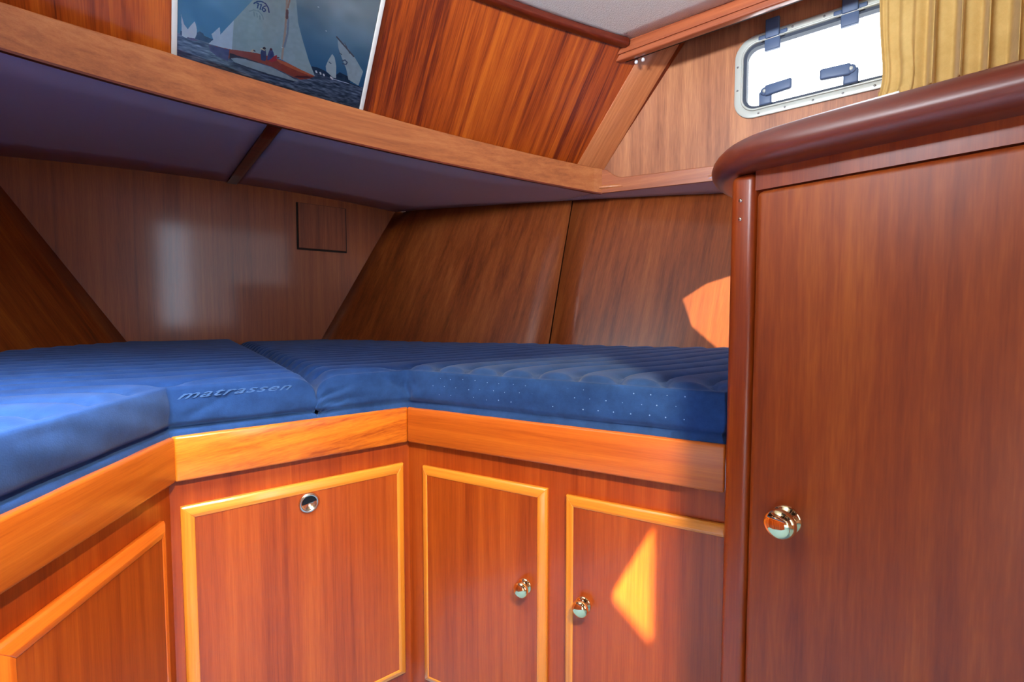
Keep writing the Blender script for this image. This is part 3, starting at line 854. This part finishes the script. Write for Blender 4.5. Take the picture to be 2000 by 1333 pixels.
nL = Vector((-dAB.y, dAB.x, 0)); nM = Vector((0, 1, 0)); nR = Vector((-dCD.y, dCD.x, 0))
FL = Frame((B.x, B.y, 0), (-dAB.x, -dAB.y, 0), nL)        # a measured from corner B toward the camera
FM = Frame((0.061, 1.1975, 0), (1, 0, 0), nM)
FR_ = Frame((C2.x, C2.y, 0), (dCD.x, dCD.y, 0), nR)
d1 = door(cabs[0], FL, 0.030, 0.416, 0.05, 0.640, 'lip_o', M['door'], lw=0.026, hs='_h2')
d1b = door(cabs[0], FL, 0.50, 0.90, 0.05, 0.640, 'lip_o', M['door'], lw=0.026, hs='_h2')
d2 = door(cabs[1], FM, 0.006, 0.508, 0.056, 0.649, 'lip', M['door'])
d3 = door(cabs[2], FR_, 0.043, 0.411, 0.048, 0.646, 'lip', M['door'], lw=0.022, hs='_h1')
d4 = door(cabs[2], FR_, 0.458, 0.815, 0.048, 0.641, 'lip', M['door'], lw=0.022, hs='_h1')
knob(FR_(0.357, 0.001, 0.404), -nR, 0.0190, d3)
knob(FR_(0.505, 0.001, 0.402), -nR, 0.0190, d4)
# round flush lock of the middle door
lk = lathe('lock', [(0.0, 0.024), (0.003, 0.024), (0.0055, 0.021), (0.006, 0.018), (0.003, 0.0165), (0.001, 0.016)], FM(0.259, 0.002, 0.601), (0, -1, 0), M['steel'], d2, n=48)
n_ = 30
c0 = FM(0.259, -0.0015, 0.601)
v = [c0 + Vector((0.0165 * math.cos(t), -0.0012, 0.0165 * math.sin(t))) for t in np.linspace(math.radians(10), math.radians(190), n_)]
v += [p + Vector((0, 0.002, 0)) for p in v]
f = [tuple(range(n_)), tuple(range(n_, 2 * n_))[::-1]] + [(i, (i + 1) % n_, n_ + (i + 1) % n_, n_ + i) for i in range(n_)]
ko = mesh('lock_recess', v, f, M['black'], d2)

# ------------------------------------------------------------------ cushions
CREASES = [  # segment start, end, width, depth : folds of the cover
    ((0.60, 1.20, 0.835), (0.52, 1.215, 0.885), 0.006, 0.006),
    ((0.585, 1.20, 0.83), (0.563, 1.22, 0.900), 0.006, 0.007),
    ((0.60, 1.19, 0.835), (0.600, 1.20, 0.905), 0.007, 0.008),
    ((0.605, 1.18, 0.835), (0.690, 1.00, 0.885), 0.006, 0.006),
    ((0.605, 1.18, 0.832), (0.740, 0.88, 0.870), 0.006, 0.004),
    ((0.60, 1.18, 0.84), (0.640, 1.12, 0.900), 0.006, 0.006),
    ((0.345, 1.21, 0.845), (0.44, 1.21, 0.878), 0.005, 0.006),
    ((0.345, 1.21, 0.835), (0.50, 1.21, 0.845), 0.005, 0.005),
    ((0.36, 1.21, 0.88), (0.345, 1.21, 0.855), 0.006, 0.006),
    ((0.39, 1.21, 0.83), (0.45, 1.21, 0.860), 0.005, 0.004),
    ((0.09, 1.21, 0.84), (0.16, 1.21, 0.875), 0.008, 0.003),
]
def seg_dist(Pt, a, b):
    a = np.array(a); b = np.array(b); d = b - a; t_ = np.clip(((Pt - a) @ d) / (d @ d), 0, 1)
    return np.linalg.norm(Pt - a - t_[..., None] * d, axis=-1), t_

INS = 0.030
def line_x(p, d, y):  # x on a plan line at given y
    return p.x + (y - p.y) * d.x / d.y
def make_cushion(side):
    """side +1: right cushion, -1: left cushion. Built as rows of constant y."""
    nrmv = nR if side > 0 else nL
    if side > 0: p0 = C2 + Vector((nR.x, nR.y)) * 0.014; dd = dCD
    else: p0 = B + Vector((nL.x, nL.y)) * 0.014; dd = dAB
    YM = 1.198 + 0.014
    ybot = 0.482 if side > 0 else -0.05
    xcorner = line_x(p0, dd, YM)
    def split(y): return (0.3465 + 0.055 * (y - 1.2)) if side > 0 else (0.3455 + 0.055 * (y - 1.2))
    def hx(y):
        x = hull_x(y, 0.86) - 0.02
        return x if side > 0 else 2 * CX - x
    y_lo = np.concatenate([ybot + np.array([0, .002, .005, .009, .014]), np.arange(ybot + 0.020, YM - 0.003, 0.0065), [YM]])
    y_hi = np.concatenate([YM + np.array([.002, .005, .009, .014, .020]), np.arange(YM + 0.0265, 3.0, 0.0065), [3.000, 3.006, 3.010, 3.012]])
    n1 = 76; n2 = 40
    e = np.array([0, .002, .005, .009, .014, .02, .028, .037])
    def cols(x0, x1, n, both=True):
        L_ = abs(x1 - x0); s_ = 1 if x1 > x0 else -1
        mid = np.linspace(0.047, L_ - (0.047 if both else 0), n - 2 * len(e) if both else n - len(e))
        a_ = np.concatenate([e, mid, (L_ - e)[::-1]]) if both else np.concatenate([e, mid])
        return x0 + s_ * a_
    verts = []; idx = {}
    rows_i = []
    def add(x, y):
        verts.append((x, y)); return len(verts) - 1
    faces = []
    def main_row(y):
        x0 = line_x(p0, dd, y) if y < YM else xcorner
        return [add(x, y) for x in cols(x0, hx(y), n1)]
    prev = None
    for y in y_lo:
        r = main_row(y)
        if prev:
            for j in range(n1 - 1): faces.append((prev[j], prev[j + 1], r[j + 1], r[j]))
        prev = r
    # row at YM also carries the part up to the split
    def extra(y):
        return [add(x, y) for x in cols(split(y), xcorner, n2, False)[:-1]]
    ex = extra(YM) + [prev[0]]
    for y in y_hi:
        r = main_row(y); x2 = extra(y) + [r[0]]
        for j in range(n1 - 1): faces.append((prev[j], prev[j + 1], r[j + 1], r[j]))
        for j in range(n2 - 1): faces.append((ex[j], ex[j + 1], x2[j + 1], x2[j]))
        prev, ex = r, x2
    X = np.array(verts)
    # outline polygon and distance to it
    poly = [(line_x(p0, dd, ybot), ybot), (xcorner, YM), (split(YM), YM), (split(3.012), 3.012), (hx(3.012), 3.012), (hx(ybot), ybot)]
    dist = np.full(len(X), 9.0); dfront = None
    for i in range(6):
        a = np.array(poly[i]); b = np.array(poly[(i + 1) % 6]); d = b - a
        t_ = np.clip(((X - a) @ d) / (d @ d), 0, 1)
        ds = np.linalg.norm(X - a - t_[:, None] * d, axis=1)
        dist = np.minimum(dist, ds)
        if i == 0: dfront = ds
        if i == 2: dsplit = ds
    # heights
    base = 0.900 if side > 0 else 0.902
    back = np.clip((X[:, 1] - 1.3) / 1.7, 0, 1)
    base = base + (0.012 * back if side < 0 else -0.002 * back)
    if side < 0:
        base = base + 0.022 * np.clip((0.1 - X[:, 0]) / 0.6, 0, 1) * back
    r_ = 0.006 if side > 0 else 0.008
    dd_ = np.clip(dist, 0, r_)
    z = base - r_ + np.sqrt(np.maximum(0, r_ ** 2 - (r_ - dd_) ** 2))
    rs = 0.06
    z -= np.where(dsplit < rs, 0.8 * (rs - np.sqrt(np.maximum(0, rs ** 2 - (rs - dsplit) ** 2))), 0)
    # quilting channels run athwartships and curl aft at the raking front edge
    pitch = 0.092
    bend = 0.085 * np.exp(-(dfront / 0.075) ** 1.3)
    wob = 0.004 * np.sin(X[:, 0] * 9 + X[:, 1] * 3) + 0.003 * np.sin(X[:, 0] * 23 + 1)
    s = (X[:, 1] + bend + wob - 0.02) / pitch
    fr_ = np.abs(s - np.round(s)) * pitch
    edge = np.clip((dist - 0.012) / 0.02, 0, 1)
    z += edge * (-0.012 * np.exp(-(fr_ / 0.0085) ** 2) + 0.011 * np.abs(np.sin(np.pi * s)))
    # soft lumps
    z += edge * 0.003 * (np.sin(X[:, 0] * 5.1 + 1) * np.sin(X[:, 1] * 4.3 + side))
    V3 = np.column_stack([X, z])
    # boundary loop
    from collections import defaultdict
    ec = defaultdict(int); dirn = {}
    for f_ in faces:
        for k_ in range(4):
            a, b = f_[k_], f_[(k_ + 1) % 4]
            ec[(min(a, b), max(a, b))] += 1; dirn[(min(a, b), max(a, b))] = (a, b)
    nxt = {}
    for k_, c_ in ec.items():
        if c_ == 1:
            a, b = dirn[k_]; nxt[a] = b
    st = next(iter(nxt)); loop = [st]
    while nxt[loop[-1]] != st: loop.append(nxt[loop[-1]])
    Lp = X[loop]; nL_ = len(loop)
    # outward directions (smoothed)
    tang = np.roll(Lp, -3, 0) - np.roll(Lp, 3, 0)
    out = np.column_stack([tang[:, 1], -tang[:, 0]]); out /= np.linalg.norm(out, axis=1)[:, None] + 1e-9
    area_ = 0.5 * np.sum(Lp[:, 0] * np.roll(Lp[:, 1], -1) - np.roll(Lp[:, 0], -1) * Lp[:, 1])
    if area_ < 0: out = -out
    zt = V3[loop][:, 2]
    K = 20; zb = 0.752
    allv = [V3]; prevl = list(loop); allf = list(faces)
    cnt = len(V3)
    seamz = 0.816 if side < 0 else 0.813
    for k_ in range(1, K + 1):
        t_ = k_ / K
        zz_ = zt + (zb - zt) * t_
        bulge = 0.005 * np.sin(np.pi * np.clip((zt - zz_) / (zt - seamz), 0, 1)) * (zz_ > seamz) + 0.004 * np.sin(np.pi * np.clip((seamz - zz_) / (seamz - zb), 0, 1)) * (zz_ < seamz)
        bulge = bulge - 0.011 * np.exp(-((zz_ - seamz) / 0.004) ** 2)
        sm = 0.002 * np.sin(Lp[:, 0] * 31 + zz_ * 40) * np.sin(Lp[:, 1] * 27 + zz_ * 55)
        xy = Lp + out * (bulge + sm)[:, None]
        allv.append(np.column_stack([xy, zz_]))
        cur = list(range(cnt, cnt + nL_)); cnt += nL_
        for i in range(nL_):
            j = (i + 1) % nL_
            allf.append((prevl[j], prevl[i], cur[i], cur[j]))
        prevl = cur
    VV_ = np.concatenate(allv)
    # creases pull the cover in
    outv = np.array([-(nR.x if side > 0 else 0), -0.9, -0.25])
    outv = np.array([-0.35, -0.9, 0.25]) if side > 0 else np.array([0.0, -0.97, 0.2])
    outv /= np.linalg.norm(outv)
    for a, b, wd, dp in CREASES:
        if (side > 0) != (a[0] > 0.34): continue
        ds, t_ = seg_dist(VV_, a, b)
        mag = np.exp(-(ds / wd) ** 2) * (1 - 0.6 * t_) - 0.5 * np.exp(-((ds - 2 * wd) / wd) ** 2) * (1 - t_) * 0.6
        VV_ = VV_ - outv * (1.5 * dp * mag)[:, None]
    nm = 'cushion_cover'
    me = bpy.data.meshes.new(nm)
    me.from_pydata(VV_.tolist(), [], allf); me.update()
    bm = bmesh.new(); bm.from_mesh(me); bmesh.ops.recalc_face_normals(bm, faces=bm.faces); bm.to_mesh(me); bm.free()
    return me, (Lp, out, zt, seamz)

labs = {1: 'dark blue quilted berth cushion on the right, between bulkhead and tall locker', -1: 'bright blue quilted berth cushion on the left, reaching toward the camera'}
for side in (-1, 1):
    me, (Lp, out, zt, seamz) = make_cushion(side)
    th = thing('berth_cushion', labs[side], 'cushion', (0.0 if side < 0 else 1.0, 1.5, 0.75), 'quilted blue berth cushions')
    del th['group']
    if side < 0:   # raised script along the top of the cover's side
        fc_ = bpy.data.curves.new('script', 'FONT'); fc_.body = 'matrassen'; fc_.size = 0.036; fc_.shear = 0.55
        fc_.extrude = 0.0006; fc_.bevel_depth = 0.0003; fc_.space_character = 1.12
        fo_ = bpy.data.objects.new('script', fc_); COL.objects.link(fo_)
        bpy.context.view_layer.update()
        tm = bpy.data.meshes.new_from_object(fo_.evaluated_get(bpy.context.evaluated_depsgraph_get()))
        COL.objects.unlink(fo_); bpy.data.objects.remove(fo_)
        xs_ = [v_.co.x for v_ in tm.vertices]; sc_ = 0.222 / (max(xs_) - min(xs_)); x0_ = min(xs_)
        for v_ in tm.vertices:
            a_ = (v_.co.x - x0_) * sc_; h_ = v_.co.y * 0.62
            v_.co = Vector((0.068 + a_, 1.2085 - v_.co.z, 0.8755 + h_ + 0.002 * math.sin(a_ / 0.222 * 3.14)))
        tx = link('script_lettering', tm, M['blue_script'], th)
        tx['label'] = 'pale blue script reading matrassen'
    cv = link('cushion_cover', me, M['blue'], th, smooth=True)
    # piping along the top seam
    if side > 0:
        a = np.array([line_x(C2 + Vector((nR.x, nR.y)) * 0.014, dCD, 0.5), 0.5, 0.884]); 
    # lint specks in staggered rows on the side of the cover
    if side > 0:
        v = []; f = []
        for i in range(30):
            for j in range(3):
                sx = 0.03 + i * 0.036 + (0.018 if j % 2 else 0) + random.uniform(-0.003, 0.003)
                zz_ = 0.885 - j * 0.021 + random.uniform(-0.002, 0.002)
                if sx > 0.72 or random.random() < 0.12: continue
                bul = 0.005 * math.sin(math.pi * min(1, max(0, (0.883 - zz_) / (0.883 - 0.818))))
                c = Vector((C2.x, C2.y, 0)) + nR * (0.014 - bul - 0.0022) + Vector((dCD.x, dCD.y, 0)) * sx
                c.z = zz_; k0 = len(v); rr = random.uniform(0.0009, 0.0017)
                for q_ in range(6):
                    t_ = q_ * math.pi / 3
                    v.append(c + Vector((dCD.x, dCD.y, 0)) * rr * math.cos(t_) + Vector((0, 0, rr * math.sin(t_))))
                f.append(tuple(range(k0, k0 + 6)))
        o = mesh('lint_speck', v, f, M['blue_lint'], th)
        o['kind'] = 'stuff'

# ------------------------------------------------------------------ tall locker
e1 = Vector((0.075, -0.997, 0)).normalized(); e2 = Vector((0.997, 0.075, 0)).normalized()
LF = Frame((0.867, 0.465, 0), e1, e2)
lock = thing('tall_locker', 'tall varnished mahogany locker with rounded top at the right', 'locker', (0.95, 0.1, 0))
LF.box('carcass', 0.0, 1.25, 0.012, 1.05, 0.0, 1.302, M['locker_frame'], lock, bevel=0.012, seg=4)
st_ = LF.box('stile', 0.0, 0.047, 0.0, 0.03, 0.0, 1.302, M['locker_frame'], lock, bevel=0.014, seg=5)
LF.box('top_rail', 0.045, 1.25, 0.0, 0.02, 1.268, 1.302, M['locker_frame'], lock)
LF.box('bottom_rail', 0.045, 1.25, 0.0, 0.02, 0.0, 0.058, M['locker_frame'], lock)
ld = LF.box('door', 0.051, 0.62, -0.012, 0.010, 0.062, 1.264, M['locker'], lock, bevel=0.015, seg=6)
LF.box('stile', 0.624, 0.70, 0.0, 0.02, 0.058, 1.268, M['locker_frame'], lock, bevel=0.004)
kn = knob(LF(0.114, -0.0115, 0.703), -e2, 0.0255, ld)
for z in (1.255, 1.222):
    lathe('plug', [(0.0, 0.0035), (0.0016, 0.0032), (0.0022, 0.001)], LF(0.020, 0.0005, z), -e2, M['steel'], lock, n=14)
# rounded countertop
out_l = [(1.75, 0.575), (1.30, 0.575), (1.10, 0.570), (1.044, 0.565), (0.995, 0.558), (0.95, 0.545), (0.91, 0.527), (0.876, 0.503), (0.850, 0.474), (0.832, 0.442), (0.822, 0.408), (0.818, 0.37), (0.819, 0.33), (0.823, 0.27), (0.829, 0.19), (0.8365, 0.09), (0.853, -0.12), (0.885, -0.56), (1.75, -0.56)]
def smooth_poly(pl, it=2):
    for _ in range(it):
        o_ = [pl[0]]
        for i in range(len(pl) - 1):
            a, b = pl[i], pl[i + 1]
            if i == 0: o_.append((a[0] * .25 + b[0] * .75, a[1] * .25 + b[1] * .75)) ; continue
            if i == len(pl) - 2: o_.append((a[0] * .75 + b[0] * .25, a[1] * .75 + b[1] * .25)); continue
            o_.append((a[0] * .75 + b[0] * .25, a[1] * .75 + b[1] * .25)); o_.append((a[0] * .25 + b[0] * .75, a[1] * .25 + b[1] * .75))
        o_.append(pl[-1]); pl = o_
    return pl
core = smooth_poly(out_l[:-1], 2)
cn = []
for i, p in enumerate(core):
    a = core[max(0, i - 1)]; b = core[min(len(core) - 1, i + 1)]
    t_ = Vector((b[0] - a[0], b[1] - a[1])).normalized(); cn.append(Vector((-t_.y, t_.x)))   # inward (left of travel)
prof = [(0.055, 1.302), (0.026, 1.302), (0.014, 1.304), (0.006, 1.310), (0.001, 1.319), (0.0, 1.328), (0.003, 1.338), (0.009, 1.347), (0.018, 1.355), (0.030, 1.361), (0.046, 1.366), (0.058, 1.368)]
v = []; m = len(prof)
for p, n__ in zip(core, cn):
    for (d, z) in prof: v.append((p[0] + n__.x * d, p[1] + n__.y * d, z))
f = [(i * m + j, i * m + j + 1, (i + 1) * m + j + 1, (i + 1) * m + j) for i in range(len(core) - 1) for j in range(m - 1)]
ns = len(core)
v += [(1.75, 0.52, 1.302), (1.75, -0.56, 1.302), (1.75, 0.52, 1.368), (1.75, -0.56, 1.368)]
f += [tuple([i * m for i in range(ns)] + [ns * m + 1]), tuple([i * m + m - 1 for i in range(ns)][::-1] + [ns * m + 3][::-1])]
nz = mesh('countertop', v, f, M['nosing'], lock, smooth=True)
for p_ in nz.data.polygons:
    if len(p_.vertices) > 6: p_.use_smooth = False
nz['label'] = 'dark red rounded countertop'
# window reflection along the nosing, built as a thin white strip
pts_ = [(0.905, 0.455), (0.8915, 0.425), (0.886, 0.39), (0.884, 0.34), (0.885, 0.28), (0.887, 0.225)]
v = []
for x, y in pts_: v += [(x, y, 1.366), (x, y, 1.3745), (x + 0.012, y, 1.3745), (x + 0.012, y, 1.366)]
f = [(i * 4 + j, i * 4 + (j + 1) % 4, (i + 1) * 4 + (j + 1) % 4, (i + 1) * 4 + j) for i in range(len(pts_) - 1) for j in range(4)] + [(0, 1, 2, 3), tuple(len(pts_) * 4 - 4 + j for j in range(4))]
es_ = mesh('nosing_glint', v, f, M['white'], lock)
es_['label'] = 'white glint of the window on the countertop edge, built as a strip'

# ------------------------------------------------------------------ curtains
def curtain(name, lab, a0, a1, z0, z1, folds, amp, seed, b0=-0.045, lean=0.0):
    r = random.Random(seed)
    ph = [r.uniform(0, 6.28) for _ in range(4)]
    na, nz_ = 260, 40
    rows = []
    for i in range(na + 1):
        t_ = i / na; col_ = []
        for k_ in range(nz_ + 1):
            h = k_ / nz_
            fade = 0.75 + 0.25 * (1 - h)
            flat = min(1, max(0.0, (t_ - 0.16) / 0.08)) if lean == 0.0 else 1
            s_ = folds * 2 * math.pi * (t_ + 0.010 * math.sin(5 * t_ + ph[1]))
            w_ = math.tanh(3.5 * math.sin(s_ + ph[0])) + 0.12 * math.sin(2 * s_ + ph[2]) + 0.22 * math.sin(0.5 * s_ + ph[3])
            b = b0 - amp * w_ * fade * (0.25 + 0.75 * flat)
            a = a0 + (a1 - a0) * t_ + 0.25 * amp * math.cos(s_ + ph[0]) * flat + lean * (1 - h) * 0.02
            if t_ < 0.03: b += 0.012 * math.sin(t_ / 0.03 * math.pi)
            if t_ < 0.15: a += 0.010 * (1 - h) ** 3 * math.sin(h * 9) + 0.006 * (1 - t_ / 0.15) * math.sin(h * 6)
            col_.append(tuple(WL(a, b, z0 + (z1 - z0) * h)))
        rows.append(col_)
    th = thing(name, lab, 'curtain', WL((a0 + a1) / 2, b0, z0))
    grid('drape', np.array(rows), M['gold'], th, smooth=True, thick=0.0015)
    v = []; f = []
    for i in range(na + 1):
        p = Vector(rows[i][0]); 
        for dz_ in (0.0, 0.02): v.append(p + n_w * 0.0022 + Vector((0, 0, dz_)))
    f = [(2 * i, 2 * i + 2, 2 * i + 3, 2 * i + 1) for i in range(na)]
    h_ = mesh('hem', v, f, M['gold'], th, smooth=True)
    return th
curtain('curtain', 'gold curtain gathered in narrow folds beside the window', 0.515, 1.14, 1.835, 2.30, 9.0, 0.046, 3, b0=-0.085)
curtain('curtain', 'gold curtain panel at the far right edge overlapping the folded one', 1.10, 1.7, 1.835, 2.30, 4, 0.02, 8, b0=-0.165, lean=1.0)
# curtain track under the beam with its two white end clips
tr = thing('curtain_rail', 'thin white curtain rail end with two clips under the roof beam', 'curtain rail', BF(0.1, 0.06, 2.22))
BF.box('track', 0.0, 1.9, 0.040, 0.050, 2.226, 2.234, M['darkvoid'], tr)
for a in (0.085, 0.118):
    lathe('clip', [(-0.008, 0.004), (-0.005, 0.007), (0.0, 0.008), (0.005, 0.007), (0.008, 0.004)], BF(a, 0.050, 2.212), Vector((0, 0, 1)), M['white'], tr, n=14)
